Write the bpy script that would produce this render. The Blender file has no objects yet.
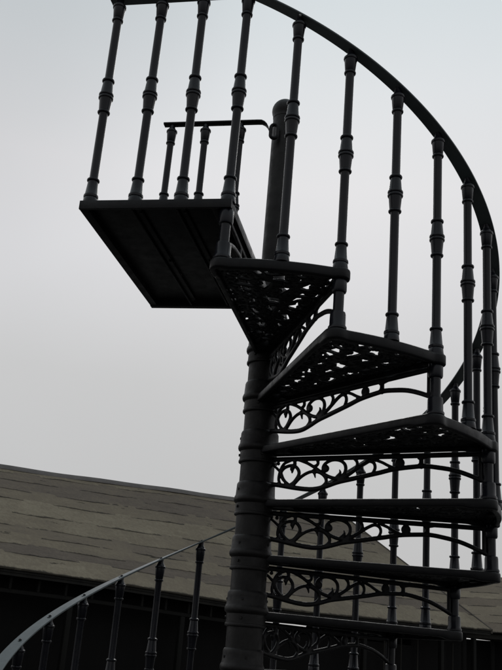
import bpy, bmesh, math, random
import numpy as np
from mathutils import Vector, Matrix
random.seed(7)
sc = bpy.context.scene
COL = sc.collection
S = 0.88                      # stair radius in metres
PHI0, DL, H1 = -100.471, 24.2025, 0.226
NT = 14                       # treads below the landing
Z0 = 15 * H1 * S              # landing height
ang = lambda j: math.radians(PHI0 + j * DL)

# ------------------------------------------------------------------ helpers
def link_mesh(name, me, mat, parent=None, loc=None, rotz=0, sharp=35):
    me.materials.append(mat) if not me.materials else None
    for p in me.polygons: p.use_smooth = True
    me.set_sharp_from_angle(angle=math.radians(sharp))
    o = bpy.data.objects.new(name, me); COL.objects.link(o)
    if parent: o.parent = parent
    if loc: o.location = loc
    o.rotation_euler = (0, 0, rotz)
    return o

def bm_obj(name, bm, mat, parent=None, loc=None, rotz=0, sharp=35, merge=True):
    if merge: bmesh.ops.remove_doubles(bm, verts=bm.verts, dist=1e-6)
    bmesh.ops.recalc_face_normals(bm, faces=bm.faces)
    me = bpy.data.meshes.new(name); bm.to_mesh(me); bm.free()
    return link_mesh(name, me, mat, parent, loc, rotz, sharp)

def add_box(bm, x0, x1, y0, y1, z0, z1, bev=0.0, M=None):
    r = bmesh.ops.create_cube(bm, size=1)
    vs = r['verts']
    for v in vs:
        v.co = Vector(((x0 + x1) / 2 + v.co.x * (x1 - x0), (y0 + y1) / 2 + v.co.y * (y1 - y0), (z0 + z1) / 2 + v.co.z * (z1 - z0)))
    if bev:
        es = list({e for v in vs for e in v.link_edges})
        g = bmesh.ops.bevel(bm, geom=es, offset=bev, segments=2, affect='EDGES', profile=.5)
        vs = g['verts']
    if M is not None:
        for v in set(vs): v.co = M @ v.co
    return vs

def add_lathe(bm, prof, seg=24, cx=0, cy=0):
    rings = []
    for r, z in prof:
        if r < 1e-6: rings.append([bm.verts.new((cx, cy, z))])
        else: rings.append([bm.verts.new((cx + r * math.cos(2 * math.pi * k / seg), cy + r * math.sin(2 * math.pi * k / seg), z)) for k in range(seg)])
    for a, b in zip(rings, rings[1:]):
        for k in range(seg):
            k2 = (k + 1) % seg
            if len(a) == 1 and len(b) == 1: continue
            if len(a) == 1: bm.faces.new((a[0], b[k], b[k2]))
            elif len(b) == 1: bm.faces.new((a[k], b[0], a[k2]))
            else: bm.faces.new((a[k], b[k], b[k2], a[k2]))
    for e, fl in ((rings[0], 1), (rings[-1], 0)):
        if len(e) > 1: bm.faces.new(e if fl else e[::-1])

def ring(r_body, r, z, hw):       # a rounded bead in a lathe profile
    return [(r_body, z - hw), (r - .25 * (r - r_body), z - hw * .8), (r, z - hw * .3), (r, z + hw * .3), (r - .25 * (r - r_body), z + hw * .8), (r_body, z + hw)]

def catmull(pts, n=6):
    P = [np.array(p, float) for p in pts]
    P = [2 * P[0] - P[1]] + P + [2 * P[-1] - P[-2]]
    out = []
    for i in range(1, len(P) - 2):
        for k in range(n):
            t = k / n
            out.append(.5 * ((2 * P[i]) + (-P[i - 1] + P[i + 1]) * t + (2 * P[i - 1] - 5 * P[i] + 4 * P[i + 1] - P[i + 2]) * t * t + (-P[i - 1] + 3 * P[i] - 3 * P[i + 1] + P[i + 2]) * t ** 3))
    out.append(P[-2]); return np.array(out)

def strand_field(X, Y, strands, balls=()):
    """signed field (>0 inside) of a union of strokes; stroke = (points, w_start, w_end)"""
    F = np.full(X.shape, -1.0)
    for pts, w0, w1 in strands:
        pts = np.asarray(pts); m = len(pts) - 1
        lo = pts.min(0) - .05; hi = pts.max(0) + .05
        sel = (X > lo[0]) & (X < hi[0]) & (Y > lo[1]) & (Y < hi[1])
        if not sel.any(): continue
        x = X[sel]; y = Y[sel]; best = F[sel]
        for i in range(m):
            a, b = pts[i], pts[i + 1]; d = b - a; L2 = d @ d + 1e-12
            t = np.clip(((x - a[0]) * d[0] + (y - a[1]) * d[1]) / L2, 0, 1)
            w = (w0 + (w1 - w0) * (i + t) / m) / 2
            best = np.maximum(best, w - np.hypot(x - a[0] - t * d[0], y - a[1] - t * d[1]))
        F[sel] = best
    for cx, cy, r in balls: F = np.maximum(F, r - np.hypot(X - cx, Y - cy))
    return F

def march(xs, ys, F, za, zb, put, rnd=0.0, rw=.006, bm=None):
    """turn field F>0 into a plate between za and zb with rounded edges; put(x,y,z)->Vector"""
    bm = bm or bmesh.new(); vt = {}
    def vert(key, x, y, f):
        if key not in vt:
            k = (1 - min(max(f / rw, 0), 1)) ** 2 * rnd
            vt[key] = (bm.verts.new(put(x, y, zb - k)), bm.verts.new(put(x, y, za + k)))
        return vt[key]
    nx, ny = len(xs), len(ys)
    P = F > 0
    for i in range(nx - 1):
        for j in range(ny - 1):
            c = ((i, j), (i + 1, j), (i + 1, j + 1), (i, j + 1))
            ins = [P[a] for a in c]
            if not any(ins): continue
            poly = []; cut = []
            for k in range(4):
                a, b = c[k], c[(k + 1) % 4]
                if ins[k]: poly.append(vert(a, xs[a[0]], ys[a[1]], F[a])); cut.append(0)
                if ins[k] != ins[(k + 1) % 4]:
                    t = F[a] / (F[a] - F[b]); t = min(max(t, .02), .98)
                    key = (a, b) if a < b else (b, a)
                    poly.append(vert(key, xs[a[0]] + t * (xs[b[0]] - xs[a[0]]), ys[a[1]] + t * (ys[b[1]] - ys[a[1]]), 0)); cut.append(1 if ins[k] else 2)
            bm.faces.new([p[0] for p in poly]); bm.faces.new([p[1] for p in poly][::-1])
            n = len(poly)
            for k in range(n):
                if cut[k] == 1 and cut[(k + 1) % n] == 2:
                    a, b = poly[k], poly[(k + 1) % n]
                    bm.faces.new((b[0], a[0], a[1], b[1]))
    return bm

def empty(name, loc, label, cat, group=None):
    o = bpy.data.objects.new(name, None); COL.objects.link(o); o.location = loc
    o.empty_display_size = .1
    o['label'] = label; o['category'] = cat
    if group: o['group'] = group
    return o

# ------------------------------------------------------------------ materials
def new_mat(name):
    m = bpy.data.materials.new(name); m.use_nodes = True
    nt = m.node_tree; return m, nt, nt.nodes, nt.links, nt.nodes['Principled BSDF']

def noise(N, L, co, scale, detail=4, rough=.55, vec=(1, 1, 1)):
    mp = N.new('ShaderNodeMapping'); mp.inputs['Scale'].default_value = vec
    L.new(co, mp.inputs['Vector'])
    n = N.new('ShaderNodeTexNoise'); n.inputs['Scale'].default_value = scale
    n.inputs['Detail'].default_value = detail; n.inputs['Roughness'].default_value = rough
    L.new(mp.outputs[0], n.inputs['Vector']); return n.outputs['Fac']

def ramp(N, L, fac, stops):
    r = N.new('ShaderNodeValToRGB'); L.new(fac, r.inputs[0])
    els = r.color_ramp.elements
    while len(els) < len(stops): els.new(.5)
    for e, (p, c) in zip(els, stops): e.position = p; e.color = (*c, 1) if len(c) == 3 else c
    return r.outputs[0]

def paint(name, base, dust, r0, r1, spec=.5, bump=.25):
    m, nt, N, L, B = new_mat(name)
    g = N.new('ShaderNodeNewGeometry').outputs['Position']
    a = noise(N, L, g, 9, 6, .6); b = noise(N, L, g, 70, 5, .65); c = noise(N, L, g, 26, 4, .6)
    col = ramp(N, L, a, [(.3, base), (.55, tuple(x * 1.25 for x in base)), (.72, dust)])
    L.new(col, B.inputs['Base Color'])
    rr = ramp(N, L, c, [(.3, (r0,) * 3), (.7, (r1,) * 3)]); L.new(rr, B.inputs['Roughness'])
    B.inputs['Specular IOR Level'].default_value = spec
    bp = N.new('ShaderNodeBump'); bp.inputs['Strength'].default_value = bump; bp.inputs['Distance'].default_value = .0022
    mx = N.new('ShaderNodeMath'); mx.operation = 'ADD'; L.new(b, mx.inputs[0]); L.new(c, mx.inputs[1])
    L.new(mx.outputs[0], bp.inputs['Height']); L.new(bp.outputs[0], B.inputs['Normal'])
    return m

M_IRON = paint('black_cast_iron_paint', (.005, .005, .006), (.012, .0115, .0115), .34, .56, spec=.24)
M_TUBE = paint('dark_slate_gloss_paint', (.0055, .006, .0095), (.0105, .0105, .013), .24, .36, spec=.33, bump=.05)
M_COLM = paint('weathered_black_column_paint', (.0055, .0048, .0048), (.0145, .0130, .0125), .38, .62, spec=.32, bump=.4)
M_RAIL = paint('worn_handrail_paint', (.070, .084, .087), (.100, .115, .116), .30, .46, spec=.5, bump=.06)
M_SCREW = paint('bare_zinc_screw', (.30, .30, .29), (.18, .16, .13), .25, .5)

def wood_dark(name, c0, c1, scale=3):
    m, nt, N, L, B = new_mat(name)
    g = N.new('ShaderNodeNewGeometry').outputs['Position']
    a = noise(N, L, g, scale, 6, .65, (1, 1, .12)); L.new(ramp(N, L, a, [(.3, c0), (.7, c1)]), B.inputs['Base Color'])
    B.inputs['Roughness'].default_value = .85; B.inputs['Specular IOR Level'].default_value = .2
    bp = N.new('ShaderNodeBump'); bp.inputs['Strength'].default_value = .5; bp.inputs['Distance'].default_value = .01
    L.new(a, bp.inputs['Height']); L.new(bp.outputs[0], B.inputs['Normal']); return m
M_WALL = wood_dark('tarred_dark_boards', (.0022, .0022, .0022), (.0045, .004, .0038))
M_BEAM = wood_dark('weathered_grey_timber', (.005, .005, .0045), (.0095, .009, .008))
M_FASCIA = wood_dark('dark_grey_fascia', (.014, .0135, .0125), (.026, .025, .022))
M_PALE = wood_dark('pale_grey_timber', (.020, .019, .017), (.034, .032, .028))

def roof_mat(name, stops, tint=1.0):
    m, nt, N, L, B = new_mat(name)
    uv = N.new('ShaderNodeUVMap').outputs[0]; g = N.new('ShaderNodeTexCoord').outputs['Object']
    at = N.new('ShaderNodeAttribute'); at.attribute_name = 'tone'
    big = noise(N, L, g, .45, 5, .6); fine = noise(N, L, g, 9, 10, .75); streak = noise(N, L, uv, 1.0, 6, .65, (.9, 3, 1))
    add = N.new('ShaderNodeMath'); add.operation = 'MULTIPLY_ADD'; L.new(big, add.inputs[0]); add.inputs[1].default_value = .45; L.new(at.outputs['Fac'], add.inputs[2])
    ad2 = N.new('ShaderNodeMath'); ad2.operation = 'MULTIPLY_ADD'; L.new(streak, ad2.inputs[0]); ad2.inputs[1].default_value = .45; L.new(add.outputs[0], ad2.inputs[2])
    ad3 = N.new('ShaderNodeMath'); ad3.operation = 'MULTIPLY_ADD'; L.new(fine, ad3.inputs[0]); ad3.inputs[1].default_value = .75; L.new(ad2.outputs[0], ad3.inputs[2])
    nrm = N.new('ShaderNodeMapRange'); nrm.clamp = False; L.new(ad3.outputs[0], nrm.inputs[0]); nrm.inputs[1].default_value = .35; nrm.inputs[2].default_value = 1.45
    c = ramp(N, L, nrm.outputs[0], [((p_ - .35) / 1.1, c_) for p_, c_ in stops])
    # broken dark seams along the lower edge of each course, and black tears
    sep = N.new('ShaderNodeSeparateXYZ'); L.new(uv, sep.inputs[0])
    sn = noise(N, L, uv, 1.0, 7, .75, (1.7, .6, 1)); ed = noise(N, L, uv, 1.0, 6, .75, (4.5, 2, 1))
    th = N.new('ShaderNodeMapRange'); L.new(sn, th.inputs[0]); th.inputs[1].default_value = .38; th.inputs[2].default_value = .66
    th.inputs[3].default_value = .0; th.inputs[4].default_value = .20
    e2 = N.new('ShaderNodeMath'); e2.operation = 'MULTIPLY'; L.new(ed, e2.inputs[0]); L.new(th.outputs[0], e2.inputs[1])
    fr = N.new('ShaderNodeMath'); fr.operation = 'FRACT'; L.new(sep.outputs[1], fr.inputs[0])
    sub = N.new('ShaderNodeMath'); sub.operation = 'SUBTRACT'; L.new(e2.outputs[0], sub.inputs[0]); L.new(fr.outputs[0], sub.inputs[1])
    k = N.new('ShaderNodeMapRange'); L.new(sub.outputs[0], k.inputs[0]); k.inputs[1].default_value = -.03; k.inputs[2].default_value = .035; k.inputs[4].default_value = .85
    tear = noise(N, L, uv, 1.0, 6, .62, (.9, 2.3, 1)); tr = N.new('ShaderNodeMapRange'); L.new(tear, tr.inputs[0]); tr.inputs[1].default_value = .665; tr.inputs[2].default_value = .70; tr.inputs[4].default_value = .9
    mxm = N.new('ShaderNodeMath'); mxm.operation = 'MAXIMUM'; L.new(k.outputs[0], mxm.inputs[0]); L.new(tr.outputs[0], mxm.inputs[1])
    mix = N.new('ShaderNodeMix'); mix.data_type = 'RGBA'; L.new(mxm.outputs[0], mix.inputs[0]); L.new(c, mix.inputs[6]); mix.inputs[7].default_value = (.022, .020, .017, 1)
    L.new(mix.outputs[2], B.inputs['Base Color']); B.inputs['Roughness'].default_value = .9; B.inputs['Specular IOR Level'].default_value = .15
    bp = N.new('ShaderNodeBump'); bp.inputs['Strength'].default_value = .5; bp.inputs['Distance'].default_value = .03
    L.new(ad3.outputs[0], bp.inputs['Height']); L.new(bp.outputs[0], B.inputs['Normal'])
    return m
M_ROOF = roof_mat('weathered_lapped_roofing', [(.60, (.085, .071, .058)), (.90, (.125, .105, .086)), (1.20, (.172, .147, .108)), (1.45, (.24, .212, .155))])
M_ROOF2 = roof_mat('brown_lapped_roofing', [(.60, (.095, .078, .061)), (.90, (.140, .116, .090)), (1.20, (.18, .153, .113)), (1.45, (.25, .215, .155))])

m, nt, N, L, B = new_mat('worn_yard_paving'); M_GROUND = m
g = N.new('ShaderNodeNewGeometry').outputs['Position']
a = noise(N, L, g, .35, 6, .6); b = noise(N, L, g, 14, 6, .7)
mm = N.new('ShaderNodeMath'); mm.operation = 'MULTIPLY_ADD'; L.new(b, mm.inputs[0]); mm.inputs[1].default_value = .5; L.new(a, mm.inputs[2])
L.new(ramp(N, L, mm.outputs[0], [(.5, (.030, .029, .027)), (.8, (.060, .057, .052)), (1, (.085, .08, .07))]), B.inputs['Base Color'])
B.inputs['Roughness'].default_value = .9
bp = N.new('ShaderNodeBump'); bp.inputs['Strength'].default_value = .4; bp.inputs['Distance'].default_value = .01
L.new(mm.outputs[0], bp.inputs['Height']); L.new(bp.outputs[0], B.inputs['Normal'])

# ------------------------------------------------------------------ the staircase
stair = empty('spiral_staircase', (0, 0, 0), 'black cast iron spiral staircase with openwork treads, turned balusters and a square top landing', 'spiral staircase')
zlev = lambda k: Z0 - k * H1 * S

def sp(prof): return [(r * S, z * S) for r, z in prof]

# column
bm = bmesh.new(); add_lathe(bm, [(.0745 * S, 0), (.0745 * S, Z0 - .03 * S), (.0565 * S, Z0 - .02 * S), (.0565 * S, Z0 + 1.035 * S)], 40)
column = bm_obj('column', bm, M_COLM, stair)
bm = bmesh.new(); R = .0655
add_lathe(bm, sp([(.054, 1.000), (.058, 1.003), (.0585, 1.012)] + [(R * math.cos(t), 1.048 + R * math.sin(t)) for t in np.linspace(-.45, math.pi / 2, 12)[:-1]] + [(0, 1.048 + R)]), 36)
bm_obj('ball_finial', bm, M_COLM, column, (0, 0, Z0))

# collar round the column at each tread
bm = bmesh.new()
prof = [(.056, -.069), (.0790, -.0685)] + ring(.0815, .0850, -.061, .0065) + [(.0815, -.052), (.0805, -.018), (.0840, -.014)] + \
       [(.0885, -.011), (.0910, -.004), (.0910, .005), (.0880, .013), (.0850, .019), (.0832, .052), (.0828, .064), (.0805, .070), (.0775, .074), (.056, .076)]
add_lathe(bm, sp(prof), 40)
for a0 in (-2.6, -.9, .8, 2.4):
    for zz in (.040, -.034):
        M = Matrix.Rotation(a0, 4, 'Z') @ Matrix.Translation((.0825 * S, 0, zz * S)) @ Matrix.Rotation(math.pi / 2, 4, 'Y')
        r_ = bmesh.ops.create_cone(bm, cap_ends=True, segments=8, radius1=.007 * S, radius2=.0055 * S, depth=.008 * S, matrix=M)
me = bpy.data.meshes.new('hub_collar'); bmesh.ops.recalc_face_normals(bm, faces=bm.faces); bm.to_mesh(me); bm.free(); HUB = me; HUB.materials.append(M_COLM)

# tread: rim + filigree; local frame: +x radial along the front edge, tread lies on the -y side, top z=0
DLr = math.radians(DL); bx, by = math.cos(-DLr), math.sin(-DLr)
def wedge(X, Y):
    front = .022 - Y
    nb = (-by * X + bx * Y)                     # distance to the back line, + towards the front
    back = nb + .043
    rad = np.hypot(X, Y); outer = 1.024 - rad
    F = np.minimum(np.minimum(front, back), np.minimum(outer, rad - .05))
    for px, py in ((1.0, 0), (bx, by)): F = np.maximum(F, .038 - np.hypot(X - px, Y - py))
    # the tip swells into the column collar
    fil = 0 * rad
    return np.minimum(F, math.cos(DLr / 2) * X - math.sin(DLr / 2) * Y - .04)
res = .0062
xs = np.arange(-.14, 1.075, res); ys = np.arange(-.52, .16, res)
X, Y = np.meshgrid(xs, ys, indexing='ij')
W = wedge(X, Y); rad = np.hypot(X, Y)
put = lambda x, y, z: Vector((x * S, y * S, z * S))
solid = np.maximum(.17 - rad, -9)
lobe = np.full(X.shape, -9.)
for px, py in ((1.0, 0), (bx, by), (1.0 * math.cos(-DLr / 2), 1.0 * math.sin(-DLr / 2))): lobe = np.maximum(lobe, .032 - np.hypot(X - px, Y - py))
rimF = np.minimum(W - .006, np.maximum(solid, lobe))
bm = march(xs, ys, rimF, -.027, -.0015, put)
def contour(f, lv):
    """ordered closed loop of f == lv round the tread, found by marching along rays from inside"""
    segs = {}
    G = f - lv; nx, ny = G.shape
    def ep(a, b):
        t = G[a] / (G[a] - G[b]); return ((xs[a[0]] + t * (xs[b[0]] - xs[a[0]]), ys[a[1]] + t * (ys[b[1]] - ys[a[1]])))
    pts_ = {}; nxt = {}
    for i in range(nx - 1):
        for j in range(ny - 1):
            c = ((i, j), (i + 1, j), (i + 1, j + 1), (i, j + 1)); ins = [G[q] > 0 for q in c]
            if all(ins) or not any(ins): continue
            o_, i_ = None, None
            for k in range(4):
                a, b = c[k], c[(k + 1) % 4]
                if ins[k] != ins[(k + 1) % 4]:
                    key = (a, b) if a < b else (b, a); pts_[key] = ep(a, b)
                    if ins[k]: o_ = key
                    else: i_ = key
            nxt[o_] = i_
    best = []
    left = set(nxt)
    while left:
        st_ = left.pop(); loop = [st_]; k = nxt[st_]
        while k != st_ and k in nxt and k in left: left.discard(k); loop.append(k); k = nxt[k]
        if len(loop) > len(best): best = loop
    P = np.array([pts_[k] for k in best])
    for _ in range(6): P = .25 * np.roll(P, 1, 0) + .5 * P + .25 * np.roll(P, -1, 0)
    return P
C0 = contour(W, .0115)
C0 = C0[::2]
T_ = np.roll(C0, -1, 0) - np.roll(C0, 1, 0); T_ /= np.linalg.norm(T_, axis=1)[:, None]; Nn = np.stack([T_[:, 1], -T_[:, 0]], 1)
cen = np.array([.6 * math.cos(-DLr / 2), .6 * math.sin(-DLr / 2)])
if np.mean(np.sum((C0 - cen) * Nn, 1)) < 0: Nn = -Nn
sec = [(.0115, -.034), (.0115, -.010), (.0105, -.004), (.007, -.0008), (.002, 0), (-.008, 0), (-.0095, -.003), (-.0095, -.038), (-.007, -.0405), (.006, -.0405), (.0095, -.0385)]
dep = np.where(np.hypot(C0[:, 0], C0[:, 1]) < .93, .79, 1.0)
for _ in range(3): dep = .25 * np.roll(dep, 1) + .5 * dep + .25 * np.roll(dep, -1)
rr = [[bm.verts.new(put(C0[i, 0] + Nn[i, 0] * a, C0[i, 1] + Nn[i, 1] * a, z * dep[i])) for a, z in sec] for i in range(len(C0))]
for i in range(len(rr)):
    a, b = rr[i], rr[(i + 1) % len(rr)]
    for k in range(len(sec)): bm.faces.new((a[k], a[(k + 1) % len(sec)], b[(k + 1) % len(sec)], b[k]))
me = bpy.data.meshes.new('tread_frame'); bmesh.ops.recalc_face_normals(bm, faces=bm.faces); bm.to_mesh(me); bm.free(); TREAD = me; TREAD.materials.append(M_IRON)
# filigree strokes
st = []; balls = []
def W2(r, v):                                    # v in -1..1 across the tread
    a = -DLr / 2 + v * DLr / 2
    x, y = r * math.cos(a), r * math.sin(a)
    o = .022 * v if v > 0 else .043 * v          # widened edges
    return (x, y + o)
def spiral(cx, cy, R, a0, hand, turns=1.3, w=.0108):
    pts = []
    for k in range(22):
        t = k / 21; rr = R * (1 - .74 * t); a = a0 + hand * t * turns * 2 * math.pi
        pts.append((cx + rr * math.cos(a), cy + rr * math.sin(a)))
    st.append((pts, w, w * .95)); balls.append((pts[-1][0], pts[-1][1], .0115)); return pts[0]
rows = []; r = .205
while r < .96:
    width = (r * DLr + .06) * .94
    n = max(1, int(round(width / .072)))
    rows.append((r, n)); r += .058 if n > 1 else .056
for i, (r, n) in enumerate(rows):
    prev = None
    for k in range(n):
        v = (-1 + (2 * k + 1) / n) * .90 if n > 1 else 0
        v += random.uniform(-.06, .06)
        c = W2(r + random.uniform(-.008, .008), v); hand = 1 if (i + k) % 2 else -1
        R_ = (.030 + .004 * random.random()) * (1 if n > 1 else .95)
        p = spiral(c[0], c[1], R_, random.uniform(0, 6.28) if n > 2 else (math.pi / 2) * hand, hand)
        if prev: st.append((catmull([prev, ((prev[0] + p[0]) / 2 + .012 * hand, (prev[1] + p[1]) / 2 + .012), p]), .012, .011))
        prev = p
for v0, v1, ph in ((-.62, -.10, 0), (.62, .10, 2), (0, .45, 1), (-.9, -.6, 3), (.9, .65, .5)):   # long S stems running outwards
    pts = [W2(r, (v0 + v1) / 2 + (v0 - v1) / 2 * math.sin(ph + r * 13)) for r in np.linspace(.15, .985, 60)]
    st.append((pts, .0115, .0115))
for k in range(12):                              # leaf tips at the outer end
    v = -.92 + 1.84 * k / 11
    st.append(([W2(.985, v), W2(.955, v * .97 + .02), W2(.935, v * .96 - .02)], .02, .006))
fil = np.maximum(strand_field(X, Y, st, balls), .007 - np.abs(rad - .962))
filF = np.minimum(np.maximum(fil, .027 - W), W - .012)
bm = march(xs, ys, filF, -.0185, -.004, put, .003, .005)
me = bpy.data.meshes.new('filigree_panel'); bmesh.ops.recalc_face_normals(bm, faces=bm.faces); bm.to_mesh(me); bm.free(); FIL = me; FIL.materials.append(M_IRON)

# scroll bracket under the front edge; local x radial, z down from tread top
cm_ = catmull
bst = [(cm_([(.055, -.156), (.10, -.158), (.18, -.171), (.24, -.178), (.285, -.177), (.33, -.166), (.38, -.150), (.44, -.138), (.51, -.124), (.56, -.114), (.62, -.101), (.70, -.093), (.75, -.091), (.805, -.098), (.863, -.109), (.92, -.128), (.99, -.158)]), .020, .018),
       (cm_([(.175, -.163), (.206, -.130), (.238, -.110), (.268, -.103), (.299, -.110), (.322, -.128), (.328, -.150), (.310, -.170)]), .013, .014),
       (cm_([(.266, -.102), (.273, -.114), (.277, -.130)]), .016, .004),
       (cm_([(.158, -.160), (.128, -.135), (.116, -.108), (.129, -.087), (.155, -.077), (.180, -.079), (.198, -.097), (.200, -.118), (.182, -.146), (.160, -.162)]), .013, .015),
       (cm_([(.175, -.050), (.179, -.070), (.172, -.085), (.167, -.092)]), .014, .017), (cm_([(.167, -.090), (.169, -.098), (.168, -.108)]), .018, .005),
       (cm_([(.078, -.074), (.094, -.086), (.115, -.106), (.128, -.132), (.152, -.160)]), .011, .013),
       (cm_([(.120, -.163), (.107, -.135), (.112, -.098), (.128, -.068), (.158, -.054)]), .012, .012),
       (cm_([(.185, -.050), (.205, -.055), (.241, -.069), (.276, -.089), (.303, -.107), (.331, -.123), (.359, -.133), (.390, -.136)]), .013, .016),
       (cm_([(.278, -.050), (.286, -.062), (.284, -.075), (.268, -.083)]), .013, .012),
       (cm_([(.318, -.103), (.310, -.090), (.320, -.071), (.349, -.057), (.380, -.058), (.404, -.071), (.413, -.092), (.407, -.117), (.386, -.136)]), .012, .015),
       (cm_([(.386, -.098), (.389, -.112), (.378, -.128)]), .004, .018),
       (cm_([(.388, -.142), (.427, -.119), (.455, -.100), (.487, -.078), (.514, -.066), (.535, -.074), (.541, -.094), (.531, -.118)]), .016, .012),
       (cm_([(.449, -.053), (.461, -.066), (.463, -.080), (.455, -.098)]), .013, .012),
       (cm_([(.528, -.053), (.545, -.062), (.571, -.072), (.596, -.085), (.625, -.098)]), .012, .013),
       ([(.056, -.048), (1.0, -.048)], .020, .020),
       ([(.646, -.055), (.646, -.095)], .014, .014), ([(.735, -.055), (.735, -.092)], .017, .020), ([(.728, -.056), (.765, -.056)], .02, .004), ([(.728, -.089), (.765, -.091)], .02, .01),
       ([(.972, -.045), (.972, -.150)], .020, .020)]
bb = [(.322, -.092, .0165), (.646, -.076, .020), (.100, -.066, .008)]
rs = .0036
x2 = np.arange(.04, 1.02, rs); z2 = np.arange(-.20, -.025, rs)
XX, ZZ = np.meshgrid(x2, z2, indexing='ij')
BF = strand_field(XX, ZZ, bst, bb)
BF = np.minimum(BF, np.minimum(.990 - XX, XX - .056))
bm = march(x2, z2, BF, -.008, .008, lambda x, z, y: Vector((x * S, y * S, z * S)), .0055, .007)
me = bpy.data.meshes.new('scroll_bracket'); bmesh.ops.recalc_face_normals(bm, faces=bm.faces); bm.to_mesh(me); bm.free(); BRK = me; BRK.materials.append(M_IRON)

# spacer tube between one tread and the next
bm = bmesh.new()
add_lathe(bm, sp([(.020, -H1 + .001), (.0325, -H1 + .002), (.0330, -H1 + .009), (.0285, -H1 + .016), (.0278, -H1 + .056), (.026, -H1 + .064), (.0188, -H1 + .067),
                  (.0188, -.088), (.0245, -.086), (.0268, -.080), (.0268, -.036), (.020, -.026)]), 24)
me = bpy.data.meshes.new('spacer_post'); bmesh.ops.recalc_face_normals(bm, faces=bm.faces); bm.to_mesh(me); bm.free(); SPC = me; SPC.materials.append(M_TUBE)

def put_mesh(name, me, parent, loc=(0, 0, 0), rotz=0):
    if not me.get('done'):
        for p in me.polygons: p.use_smooth = True
        me.set_sharp_from_angle(angle=math.radians(38)); me['done'] = 1
    o = bpy.data.objects.new(name, me); COL.objects.link(o); o.parent = parent
    o.location = loc; o.rotation_euler = (0, 0, rotz)
    if name == 'baluster': o.rotation_euler = (random.uniform(-.0035, .0035), random.uniform(-.0035, .0035), rotz)
    return o

for k in range(1, NT + 1):
    t = put_mesh('tread', TREAD, stair, (0, 0, zlev(k)), ang(k))
    put_mesh('filigree_panel', FIL, t); put_mesh('scroll_bracket', BRK, t)
    put_mesh('spacer_post', SPC, t, (S, 0, 0)); put_mesh('hub_collar', HUB, t)

# landing: local x = outward along the stair edge, local y = sideways away from the stair (u)
a0 = ang(0); er = Vector((math.cos(a0), math.sin(a0), 0)); eu = Vector((math.sin(a0), -math.cos(a0), 0))
LM = Matrix((( er.x, eu.x, 0, 0), (er.y, eu.y, 0, 0), (0, 0, 1, 0), (0, 0, 0, 1)))
bm = bmesh.new()
u0, u1, r0, r1 = -.022, .554, .045, 1.032
def lb(x0, x1, y0, y1, z0, z1, bev=.002): add_box(bm, x0 * S, x1 * S, y0 * S, y1 * S, z0 * S, z1 * S, bev)
lb(r0 + .001, r1 - .001, u0 + .001, u1 - .001, -.010, .0)            # deck plate
lb(r1 - .012, r1, u0, u1, -.034, .0015); lb(r0, r0 + .030, u0, u1, -.036, .0015)
lb(r0 + .031, r1 - .013, u1 - .034, u1, -.033, .001); lb(r0 + .031, r1 - .013, u0, u0 + .012, -.035, .001)
landing = bm_obj('landing', bm, M_IRON, stair, merge=False)
landing.matrix_world = Matrix.Translation((0, 0, Z0)) @ LM
for uu in (.175, .345):
    bm = bmesh.new()
    add_box(bm, (r0 + .033) * S, (r1 - .016) * S, (uu - .020) * S, (uu + .020) * S, -.022 * S, -.0105 * S, .003)
    add_box(bm, (r0 + .033) * S, (r1 - .016) * S, (uu + .004) * S, (uu + .012) * S, -.034 * S, -.0225 * S, .002)
    for xr in (.10, .55, .975):
        for du in (-.014, .014 if xr > .9 else -.014):
            add_lathe(bm, [(0, -.0275 * S), (.004 * S, -.0272 * S), (.0065 * S, -.0245 * S), (.0065 * S, -.0215 * S)], 6, xr * S, (uu + du) * S)
    bm_obj('stiffening_rib', bm, M_IRON, landing, merge=False)
bm = bmesh.new()
add_box(bm, (r0 + .033) * S, (r1 - .016) * S, .03 * S, .055 * S, -.030 * S, -.0105 * S, .003); bm_obj('stiffening_rib', bm, M_IRON, landing, merge=False)
for uu in (.015, .165, .185, .335, .355, .575):
    pass
put_mesh('scroll_bracket', BRK, landing, (0, 0, 0)); put_mesh('spacer_post', SPC, landing, (S, 0, 0)); put_mesh('hub_collar', HUB, landing)

# balusters
def bal_profile(ext):
    Ht = .929 + ext; t = .0163
    p = [(.018, -.002), (.0285, -.001), (.0285, .005), (.0275, .010), (.0262, .024)]
    p += ring(.0255, .0280, .031, .0062) + [(.0240, .039), (.0195, .091)]
    p += ring(.0190, .0242, .100, .0052) + [(.0170, .107), (t, .113)]
    d = Ht - .929
    p += [(t, .386 + d)] + ring(.0175, .0245, .398 + d, .0056) + [(.0205, .405 + d), (.0245, .455 + d)]
    p += ring(.0250, .0292, .4632 + d, .0054) + ring(.0250, .0292, .4768 + d, .0054)
    p += [(.0245, .484 + d), (.0200, .533 + d)] + ring(.0195, .0248, .541 + d, .0056) + [(.0168, .549 + d), (t, .558 + d)]
    p += [(t, .818 + d)] + ring(.0175, .0228, .829 + d, .0055) + [(.0195, .837 + d), (.0240, .884 + d)]
    p += ring(.0240, .0275, .894 + d, .0060) + [(.0225, .903 + d), (.0170, .911 + d), (.0140, .918 + d), (.0140, .934 + d)]
    return sp(p)
def bal_mesh(ext):
    bm = bmesh.new(); add_lathe(bm, bal_profile(ext), 22)
    me = bpy.data.meshes.new('baluster'); bmesh.ops.recalc_face_normals(bm, faces=bm.faces); bm.to_mesh(me); bm.free(); me.materials.append(M_TUBE); return me
BC, BMID = bal_mesh(0), bal_mesh(H1 / 2)
for i in range(0, 2 * NT + 1):
    j = i / 2; a = ang(j); rz = random.uniform(0, 6)
    if i % 2 == 0: put_mesh('baluster', BC, stair, (S * math.cos(a), S * math.sin(a), zlev(j)), rz)
    else: put_mesh('baluster', BMID, stair, (S * math.cos(a), S * math.sin(a), zlev(j + .5)), rz)
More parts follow.
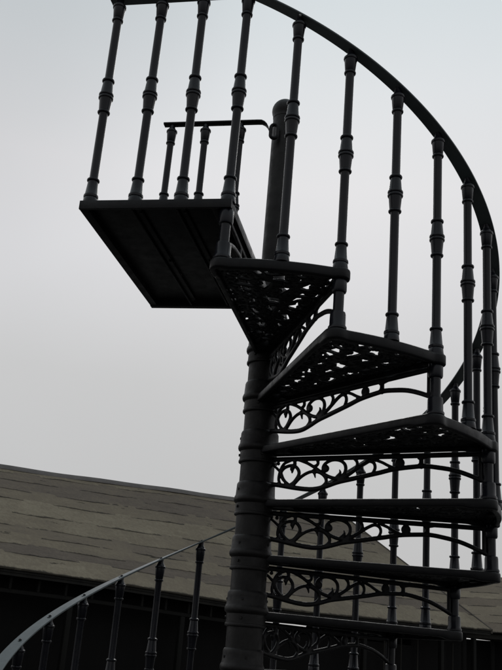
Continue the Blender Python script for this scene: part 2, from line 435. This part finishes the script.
def LP(r, u, z=0): v = (er * r + eu * u) * S; return (v.x, v.y, Z0 + z * S)
for u in (.176, .351, .526): put_mesh('baluster', BC, stair, LP(1.0, u))
for u in (.198, .374, .550): put_mesh('baluster', BC, stair, LP(.088, u))

# handrail: a flat bar swept round
def sweep(bm, pts, sides, hw, z0, z1, bev=.004):
    """pts centre line, sides unit vectors across; section: flat bar with eased edges"""
    sec = [(-hw, z0 + bev), (-hw + bev, z0), (hw - bev, z0), (hw, z0 + bev), (hw, z1 - bev), (hw - bev, z1), (-hw + bev, z1), (-hw, z1 - bev)]
    rr = [[bm.verts.new(p + s * a + Vector((0, 0, b))) for a, b in sec] for p, s in zip(pts, sides)]
    for a, b in zip(rr, rr[1:]):
        for k in range(len(sec)): k2 = (k + 1) % len(sec); bm.faces.new((a[k], a[k2], b[k2], b[k]))
    bm.faces.new(rr[0]); bm.faces.new(rr[-1][::-1])
pts, sides = [], []
for u in np.linspace(.570, .03, 14):
    pts.append(er * 1.0 * S + eu * float(u) * S + Vector((0, 0, Z0 + .930 * S))); sides.append(er)
for i in range(0, NT * 24 + 12):
    j = i / 24; a = ang(j)
    jj = j if j > .35 else .35 * (j / .35) ** 1.6                  # eases into the slope
    pts.append(Vector((S * math.cos(a), S * math.sin(a), Z0 + (.930 - H1 * j) * S))); sides.append(Vector((math.cos(a), math.sin(a), 0)))
bm = bmesh.new(); sweep(bm, pts, sides, .0285 * S, 0, .009 * S, .0016)
handrail = bm_obj('handrail', bm, M_RAIL, stair, sharp=20)
# screws through the bar, seen as dark heads on top and bright ends below
bm = bmesh.new()
add_lathe(bm, [(0, .0), (.0055, .0), (.0065, .0025), (.004, .0045), (0, .005)], 12)
me = bpy.data.meshes.new('rail_screw'); bmesh.ops.recalc_face_normals(bm, faces=bm.faces); bm.to_mesh(me); bm.free(); SCR = me; SCR.materials.append(M_IRON)
bm = bmesh.new()
add_box(bm, -.004, .004, -.004, .004, -.006, .0)
me = bpy.data.meshes.new('screw_end'); bm.to_mesh(me); bm.free(); SCE = me; SCE.materials.append(M_SCREW)
for i in range(0, 2 * NT + 1):
    j = i / 2; a = ang(j)
    o = put_mesh('rail_screw', SCR, handrail, (S * math.cos(a), S * math.sin(a), Z0 + (.9305 - H1 * j + .0088) * S))
    o.rotation_euler = (math.radians(28), 0, a + math.pi) if j > .1 else (0, 0, 0)
for j, dr in ((.5, .021), (1.5, -.019), (0, .021)):
    a = ang(j); put_mesh('screw_end', SCE, handrail, ((1 + dr) * S * math.cos(a), (1 + dr) * S * math.sin(a), Z0 + (.930 - H1 * j) * S), a)

# rail on the far side of the landing, hooked to the column
def Lv(r, u, z): v = (er * r + eu * u) * S; return Vector((v.x, v.y, Z0 + z * S))
bm = bmesh.new(); P = []; Sd = []
for u in np.linspace(.592, .115, 10): P.append(Lv(.088, float(u), .930)); Sd.append(er)
for u, r, z in ((.095, .088, .929), (.080, .086, .922), (.068, .083, .910), (.060, .079, .895)): P.append(Lv(r, u, z)); Sd.append(er)
sweep(bm, P, Sd, .018 * S, 0, .013 * S, .003)
lrail = bm_obj('landing_rail', bm, M_IRON, stair, sharp=50)
# oval eye clamped to the column
bm = bmesh.new(); cx = Lv(.080, .033, .886); n1 = Vector((1, 0, 0)); n2 = Vector((0, 0, 1)); n3 = Vector((0, -1, 0)); rr = []
for k in range(28):
    t = 2 * math.pi * k / 28; d = n1 * math.cos(t) * .0165 * S + n2 * (math.sin(t) * .018 + (.020 if math.sin(t) > 0 else -.020)) * S
    out = d.normalized() if d.length else n1; out = (n1 * math.cos(t) + n2 * math.sin(t)).normalized()
    rr.append([bm.verts.new(cx + d + out * .0088 * S * math.cos(q) + n3 * .010 * S * math.sin(q)) for q in np.linspace(0, 2 * math.pi, 9)[:-1]])
for i in range(28):
    a, b = rr[i], rr[(i + 1) % 28]
    for k in range(8): bm.faces.new((a[k], a[(k + 1) % 8], b[(k + 1) % 8], b[k]))
bm_obj('rail_eye', bm, M_IRON, lrail)

# ------------------------------------------------------------------ buildings behind
TX, TY = .8026, .5966                               # along the eave
NX, NY = -TY, TX
OX, OY = -6.9, 22.38
def bp3(s, off, z): return Vector((OX + s * TX + off * NX, OY + s * TY + off * NY, z))
eS = [-12, 0, 2.79, 4.86, 7.67, 10.88, 15.16, 21.07]; eZ = [3.46, 3.43, 3.40, 3.35, 3.25, 3.22, 3.31, 3.40]
rS = [-12, 1.57, 5.05, 6.73, 11.51, 14.58, 18.07]; rZ = [7.05, 7.17, 7.33, 7.44, 7.67, 7.72, 7.77]
def smooth_interp(xq, X_, Z_):
    return np.mean([np.interp(xq + d, X_, Z_) for d in (-.9, -.45, 0, .45, .9)])
fz_e = lambda s: smooth_interp(s, eS, eZ); fz_r = lambda s: smooth_interp(s, rS, rZ)
SE, SR = 21.0, 17.9
def roof_pt(f, v, lift=0, side=1):                    # f 0..1 along, v 0 eave .. 1 ridge
    se = -12 + (SE + 12) * f; sr = -12 + (SR + 12) * f
    s = se + (sr - se) * v
    z = fz_e(se) * (1 - v) + fz_r(sr) * v
    off = 5.5 * v if side > 0 else 11 - 5.5 * v
    return bp3(s, off, z + lift)

def build_roof(name, mat, parent, pt, vs, length, nseg=150, seed=1, back=None):
    rnd = random.Random(seed); bm = bmesh.new(); uvl = bm.loops.layers.uv.new('UVMap'); tl = bm.faces.layers.float.new('tone')
    for c in range(len(vs) - 1):
        v0, v1 = vs[c], vs[c + 1]
        ph = [rnd.uniform(0, 6.3) for _ in range(4)]; tone = rnd.choice((.08, .16, .26, .36, .44)) + rnd.uniform(-.04, .04); jump = 0; tj = tone
        lowA = lowB = upA = None; step = rnd.randint(9, 30)
        for i in range(nseg + 1):
            f = i / nseg
            w = .0020 * math.sin(f * 43 + ph[0]) + .0022 * math.sin(f * 97 + ph[1]) + .0012 * math.sin(f * 311 + ph[2]) + rnd.uniform(-.0009, .0009)
            step -= 1
            if step <= 0: step = rnd.randint(8, 34); jump = rnd.uniform(-.002, .002); tj = tone + rnd.uniform(-.05, .05)
            vv = v0 + (w + jump if c > 0 else 0)
            lift = .010 + .008 * math.sin(f * 61 + ph[3]) + rnd.uniform(-.004, .004)
            a = bm.verts.new(pt(f, vv - .004, lift)); b = bm.verts.new(pt(f, vv - .004, -.03)); u = bm.verts.new(pt(f, min(v1 + .015, 1.0), .004))
            if lowA:
                for vts, q in (((lowA, a, u, upA), 0), ((lowB, b, a, lowA), 1)):
                    fc = bm.faces.new(vts); fc[tl] = tj
                    uvv = [((i - 1) / nseg * length, c + .0), (f * length, c + .0), (f * length, c + .96), ((i - 1) / nseg * length, c + .96)] if q == 0 else [(f * length, c + .001)] * 4
                    for lp, uu in zip(fc.loops, uvv): lp[uvl].uv = uu
            lowA, lowB, upA = a, b, u
    # underside and back slope
    if back: back(bm)
    me = bpy.data.meshes.new(name); bm.to_mesh(me); bm.free()
    return link_mesh(name, me, mat, parent, sharp=30)

shed = empty('open_sided_shed', (0, 0, 0), 'long low dark shed with a sagging grey-brown roof of lapped courses, behind the staircase', 'shed')
def back1(bm):
    n = 40; A = [bm.verts.new(roof_pt(i / n, 0, -.01, -1)) for i in range(n + 1)]; Bv = [bm.verts.new(roof_pt(i / n, 1, 0)) for i in range(n + 1)]
    for i in range(n): bm.faces.new((A[i], Bv[i], Bv[i + 1], A[i + 1]))
vs1 = [0, .125, .205, .295, .375, .500, .640, .740, .845, .925, 1.0]
roof = build_roof('roof', M_ROOF, shed, roof_pt, vs1, 33, 170, 3, back1)
roof.parent = shed
bm = bmesh.new(); n = 60                             # ridge capping
rr = []
for i in range(n + 1):
    f = i / n; sr = -12 + (SR + 12) * f; z = fz_r(sr) + .02 * math.sin(f * 57) * .6
    rr.append([bm.verts.new(bp3(sr, 5.5 + o, z + dz)) for o, dz in ((-.25, -.165), (-.24, -.135), (-.08, .012), (.08, .012), (.24, -.135))])
for a, b in zip(rr, rr[1:]):
    for k in range(4): bm.faces.new((a[k], a[k + 1], b[k + 1], b[k]))
bm.faces.new(rr[-1])
bm_obj('ridge_capping', bm, wood_dark('grey_lead_capping', (.12, .112, .108), (.17, .158, .15), 2), roof)

# soffit (underside)
bm = bmesh.new(); n = 30
for sd in (1, -1):
    A = [bm.verts.new(roof_pt(i / n, .0, -.12, sd)) for i in range(n + 1)]; Bv = [bm.verts.new(roof_pt(i / n, .99, -.14, sd)) for i in range(n + 1)]
    for i in range(n): bm.faces.new((A[i], A[i + 1], Bv[i + 1], Bv[i]))
bm_obj('soffit_boards', bm, M_FASCIA, shed, sharp=30)

def strip_wall(name, mat, s0, s1, off, thick, fb, ft, n=40, parent=shed):
    bm = bmesh.new(); rr = []
    for i in range(n + 1):
        s = s0 + (s1 - s0) * i / n
        rr.append([bm.verts.new(bp3(s, off + o, z)) for o, z in ((0, fb(s)), (0, ft(s)), (thick, ft(s)), (thick, fb(s)))])
    for a, b in zip(rr, rr[1:]):
        for k in range(4): bm.faces.new((a[k], a[(k + 1) % 4], b[(k + 1) % 4], b[k]))
    bm.faces.new(rr[0]); bm.faces.new(rr[-1][::-1])
    return bm_obj(name, bm, mat, parent, sharp=30)
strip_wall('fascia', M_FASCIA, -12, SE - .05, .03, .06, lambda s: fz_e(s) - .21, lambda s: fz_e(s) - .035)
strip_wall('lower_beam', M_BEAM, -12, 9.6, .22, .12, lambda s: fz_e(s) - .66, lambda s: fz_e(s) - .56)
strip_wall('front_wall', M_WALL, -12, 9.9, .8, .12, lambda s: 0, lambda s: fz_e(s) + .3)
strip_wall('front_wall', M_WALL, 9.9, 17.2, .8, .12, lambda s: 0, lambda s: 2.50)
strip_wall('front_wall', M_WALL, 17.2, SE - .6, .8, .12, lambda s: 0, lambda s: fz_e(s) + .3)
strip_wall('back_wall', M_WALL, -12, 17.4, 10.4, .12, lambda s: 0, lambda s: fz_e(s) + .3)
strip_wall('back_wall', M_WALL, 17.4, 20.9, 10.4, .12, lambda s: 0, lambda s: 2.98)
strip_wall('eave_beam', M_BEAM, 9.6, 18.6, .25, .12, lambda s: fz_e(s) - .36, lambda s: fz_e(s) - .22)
s = -11.6
while s < 9.6:                                       # short uprights under the eave
    strip_wall('eave_bracket', M_BEAM, s, s + .07, .20, .10, lambda q: fz_e(q) - .555, lambda q: fz_e(q) - .2, 1); s += .86
for s in (-9, -5.2, -1.4, 2.4, 6.3, 10.1, 14.2, 18.3, 20.2):
    bm = bmesh.new(); add_box(bm, -.08, .08, -.08, .08, 0, fz_e(s) - .67 if s < 10 else fz_e(s) - .37, .008)
    o = bm_obj('post', bm, M_BEAM, shed, tuple(bp3(s, .28, 0)), math.atan2(TY, TX), merge=False)
for s in (15.6, 16.5, 17.4, 19.4):
    bm = bmesh.new(); add_lathe(bm, [(.03, 0), (.03, 2.75)], 12); bm_obj('downpipe', bm, M_PALE, shed, tuple(bp3(s, .66, 0)))
# gable end
bm = bmesh.new()
f = [bp3(20.2, .8, 0), bp3(20.2, 10.5, 0), bp3(20.2, 10.5, 3.2), bp3(20.0, 5.5, 6.2), bp3(20.2, .8, 3.2)]
fb = [p - Vector((TX, TY, 0)) * .12 for p in f]
A = [bm.verts.new(p) for p in f]; Bv = [bm.verts.new(p) for p in fb]; bm.faces.new(A); bm.faces.new(Bv[::-1])
for k in range(5): bm.faces.new((A[k], A[(k + 1) % 5], Bv[(k + 1) % 5], Bv[k]))
bm_obj('gable_wall', bm, M_WALL, shed)
# rake board along the right edge
bm = bmesh.new(); rr = []
for i in range(25):
    v = i / 24; p = roof_pt(1, v, -.02); q = roof_pt(1, v, -.14)
    d = Vector((TX, TY, 0)) * .05
    rr.append([bm.verts.new(x) for x in (p + d + Vector((0, 0, .05)), p - d + Vector((0, 0, .05)), q - d, q + d)])
for a, b in zip(rr, rr[1:]):
    for k in range(4): bm.faces.new((a[k], a[(k + 1) % 4], b[(k + 1) % 4], b[k]))
bm.faces.new(rr[0]); bm.faces.new(rr[-1][::-1])
bm_obj('bargeboard', bm, wood_dark('weathered_bargeboard', (.05, .045, .038), (.08, .07, .06)), shed, sharp=30)

barn = empty('barn', (0, 0, 0), 'brown roofed barn partly hidden behind the end of the shed, at the right edge', 'barn')
def pt2(f, v, lift=0):
    x = 9 + 26 * f; return Vector((x, 50.0 + .05 * (x - 9) + 6.5 * v, 3.92 + .12 * math.sin(x * .5) + (7.60 - 3.92 + .02 * math.sin(x)) * v + lift))
def back2(bm):
    A = [bm.verts.new(pt2(i / 20, 1, 0)) for i in range(21)]; Bv = [bm.verts.new(pt2(i / 20, 1, 0) + Vector((0, 6.5, -3.7))) for i in range(21)]
    for i in range(20): bm.faces.new((Bv[i], Bv[i + 1], A[i + 1], A[i]))
r2 = build_roof('roof', M_ROOF2, barn, pt2, [0, .14, .27, .42, .56, .66, .80, .91, 1.0], 26, 110, 9, back2)
bm = bmesh.new()
add_box(bm, 9.6, 34.5, 51.6, 62.4, 0, 3.55); bm_obj('wall', bm, M_WALL, barn, merge=False)
bm = bmesh.new()
for x0 in (9, 17.7, 26.3):
    add_box(bm, x0, x0 + 8.66, 50.25 + .05 * (x0 - 5), 50.45 + .05 * (x0 - 5), 3.62, 3.86)
bm_obj('fascia', bm, M_PALE, barn, merge=False)
for x in (11, 14.2, 17.5, 21, 25, 29, 33):
    bm = bmesh.new(); add_box(bm, -.1, .1, -.1, .1, 0, 3.6, .01); bm_obj('post', bm, M_BEAM, barn, (x, 51.2, 0), merge=False)

# ground
bm = bmesh.new(); q = 400
vs = [bm.verts.new(p) for p in ((-q, -q, 0), (q, -q, 0), (q, q, 0), (-q, q, 0))]; bm.faces.new(vs)
gr = bm_obj('ground', bm, M_GROUND); gr['kind'] = 'structure'
# concrete base pad under the newel
bm = bmesh.new(); add_lathe(bm, [(.16, .004), (.16, .02), (.15, .03), (.09, .034), (.085, .06), (.05, .062)], 32)
bm_obj('base_flange', bm, M_COLM, column)

# ------------------------------------------------------------------ sky and light
w = bpy.data.worlds.new('World'); sc.world = w; w.use_nodes = True
N = w.node_tree.nodes; L = w.node_tree.links; bg = N['Background']; bg.inputs['Strength'].default_value = .10
sky = N.new('ShaderNodeTexSky'); sky.sky_type = 'NISHITA'; sky.sun_disc = False
SUN_EL, SUN_AZ = math.radians(34), math.radians(6)       # azimuth from +Y towards +X
sky.sun_elevation = SUN_EL; sky.sun_rotation = SUN_AZ; sky.dust_density = 1
tc = N.new('ShaderNodeTexCoord'); sx = N.new('ShaderNodeSeparateXYZ'); L.new(tc.outputs['Generated'], sx.inputs[0])
mr = N.new('ShaderNodeMapRange'); L.new(sx.outputs[2], mr.inputs[0]); mr.inputs[1].default_value = -.05; mr.inputs[2].default_value = 1
def lin(c): return tuple(((x / 255 + .055) / 1.055) ** 2.4 * 10 for x in c)
def pos(el): return (math.sin(math.radians(el)) + .05) / 1.05
rp = N.new('ShaderNodeValToRGB'); L.new(mr.outputs[0], rp.inputs[0]); els = rp.color_ramp.elements
stops = [(0, (176, 176, 177)), (pos(4), (188, 188, 189)), (pos(11), (195, 195, 195)), (pos(16), (200, 200, 200)), (pos(23), (214, 214, 216)), (pos(29), (222, 222, 224)), (pos(35), (217, 221, 224)), (pos(42), (207, 216, 220)), (1, (200, 211, 217))]
while len(els) < len(stops): els.new(.5)
for e, (p, c) in zip(els, stops):
    e.position = p; v = lin(c); e.color = (v[0] / 10, v[1] / 10, v[2] / 10, 1)
sc10 = N.new('ShaderNodeVectorMath'); sc10.operation = 'SCALE'; sc10.inputs['Scale'].default_value = 10; L.new(rp.outputs[0], sc10.inputs[0])
nz = N.new('ShaderNodeTexNoise'); nz.inputs['Scale'].default_value = 1.6; nz.inputs['Detail'].default_value = 4; L.new(tc.outputs['Generated'], nz.inputs['Vector'])
nr = N.new('ShaderNodeMapRange'); L.new(nz.outputs['Fac'], nr.inputs[0]); nr.inputs[1].default_value = .3; nr.inputs[2].default_value = .7; nr.inputs[3].default_value = .955; nr.inputs[4].default_value = 1.045
vm = N.new('ShaderNodeVectorMath'); vm.operation = 'SCALE'; L.new(sc10.outputs[0], vm.inputs[0]); 
bk = N.new('ShaderNodeMapRange'); L.new(sx.outputs[1], bk.inputs[0]); bk.interpolation_type = 'SMOOTHSTEP'     # added dimming of the unseen sky behind the camera, darkens the ironwork's reflections
bk.inputs[1].default_value = -.75; bk.inputs[2].default_value = .35; bk.inputs[3].default_value = .58; bk.inputs[4].default_value = 1
bm_ = N.new('ShaderNodeMath'); bm_.operation = 'MULTIPLY'; L.new(nr.outputs[0], bm_.inputs[0]); L.new(bk.outputs[0], bm_.inputs[1]); 
dp = N.new('ShaderNodeVectorMath'); dp.operation = 'DOT_PRODUCT'; L.new(tc.outputs['Generated'], dp.inputs[0]); dp.inputs[1].default_value = Vector((-.36, .70, .66)).normalized()
dm = N.new('ShaderNodeMapRange'); dm.interpolation_type = 'SMOOTHSTEP'; L.new(dp.outputs['Value'], dm.inputs[0]); dm.inputs[1].default_value = .935; dm.inputs[2].default_value = .998; dm.inputs[3].default_value = 1; dm.inputs[4].default_value = .82
b2 = N.new('ShaderNodeMath'); b2.operation = 'MULTIPLY'; L.new(bm_.outputs[0], b2.inputs[0]); L.new(dm.outputs[0], b2.inputs[1]); L.new(b2.outputs[0], vm.inputs['Scale'])
mx = N.new('ShaderNodeMix'); mx.data_type = 'RGBA'; mx.inputs[0].default_value = .975
L.new(sky.outputs[0], mx.inputs[6]); L.new(vm.outputs[0], mx.inputs[7]); L.new(mx.outputs[2], bg.inputs['Color'])

sun = bpy.data.lights.new('sun', 'SUN'); sun.energy = .5; sun.angle = math.radians(25); sun.color = (1, .97, .93)
so = bpy.data.objects.new('sun', sun); COL.objects.link(so)
d = Vector((math.sin(SUN_AZ) * math.cos(SUN_EL), math.cos(SUN_AZ) * math.cos(SUN_EL), math.sin(SUN_EL)))
so.rotation_euler = d.to_track_quat('Z', 'Y').to_euler(); so.location = (0, 0, 20)

# ------------------------------------------------------------------ camera
cd = bpy.data.cameras.new('camera'); cam = bpy.data.objects.new('camera', cd); COL.objects.link(cam); sc.camera = cam
cd.sensor_fit = 'VERTICAL'; cd.sensor_height = 24; cd.lens = 904.006 / 670 * 24; cd.clip_end = 1500; cd.clip_start = .05
pi_, ro, ya = math.radians(19.4871), math.radians(4.8243), math.radians(-1.1249)
fw = Vector((math.sin(ya) * math.cos(pi_), math.cos(ya) * math.cos(pi_), math.sin(pi_)))
r_ = Vector((math.cos(ya), -math.sin(ya), 0)); u_ = r_.cross(fw)
r2_ = r_ * math.cos(ro) + u_ * math.sin(ro); u2_ = -r_ * math.sin(ro) + u_ * math.cos(ro)
M = Matrix((r2_, u2_, -fw)).transposed().to_4x4(); M.translation = Vector((0, -3.9066 * S, Z0 - 1.533 * S)); cam.matrix_world = M

sc.render.engine = 'CYCLES'
sc.view_settings.view_transform = 'Standard'; sc.view_settings.look = 'None'; sc.view_settings.exposure = 0; sc.view_settings.gamma = 1
sc.view_settings.use_curve_mapping = False
sc.render.resolution_x, sc.render.resolution_y = 767, 1024
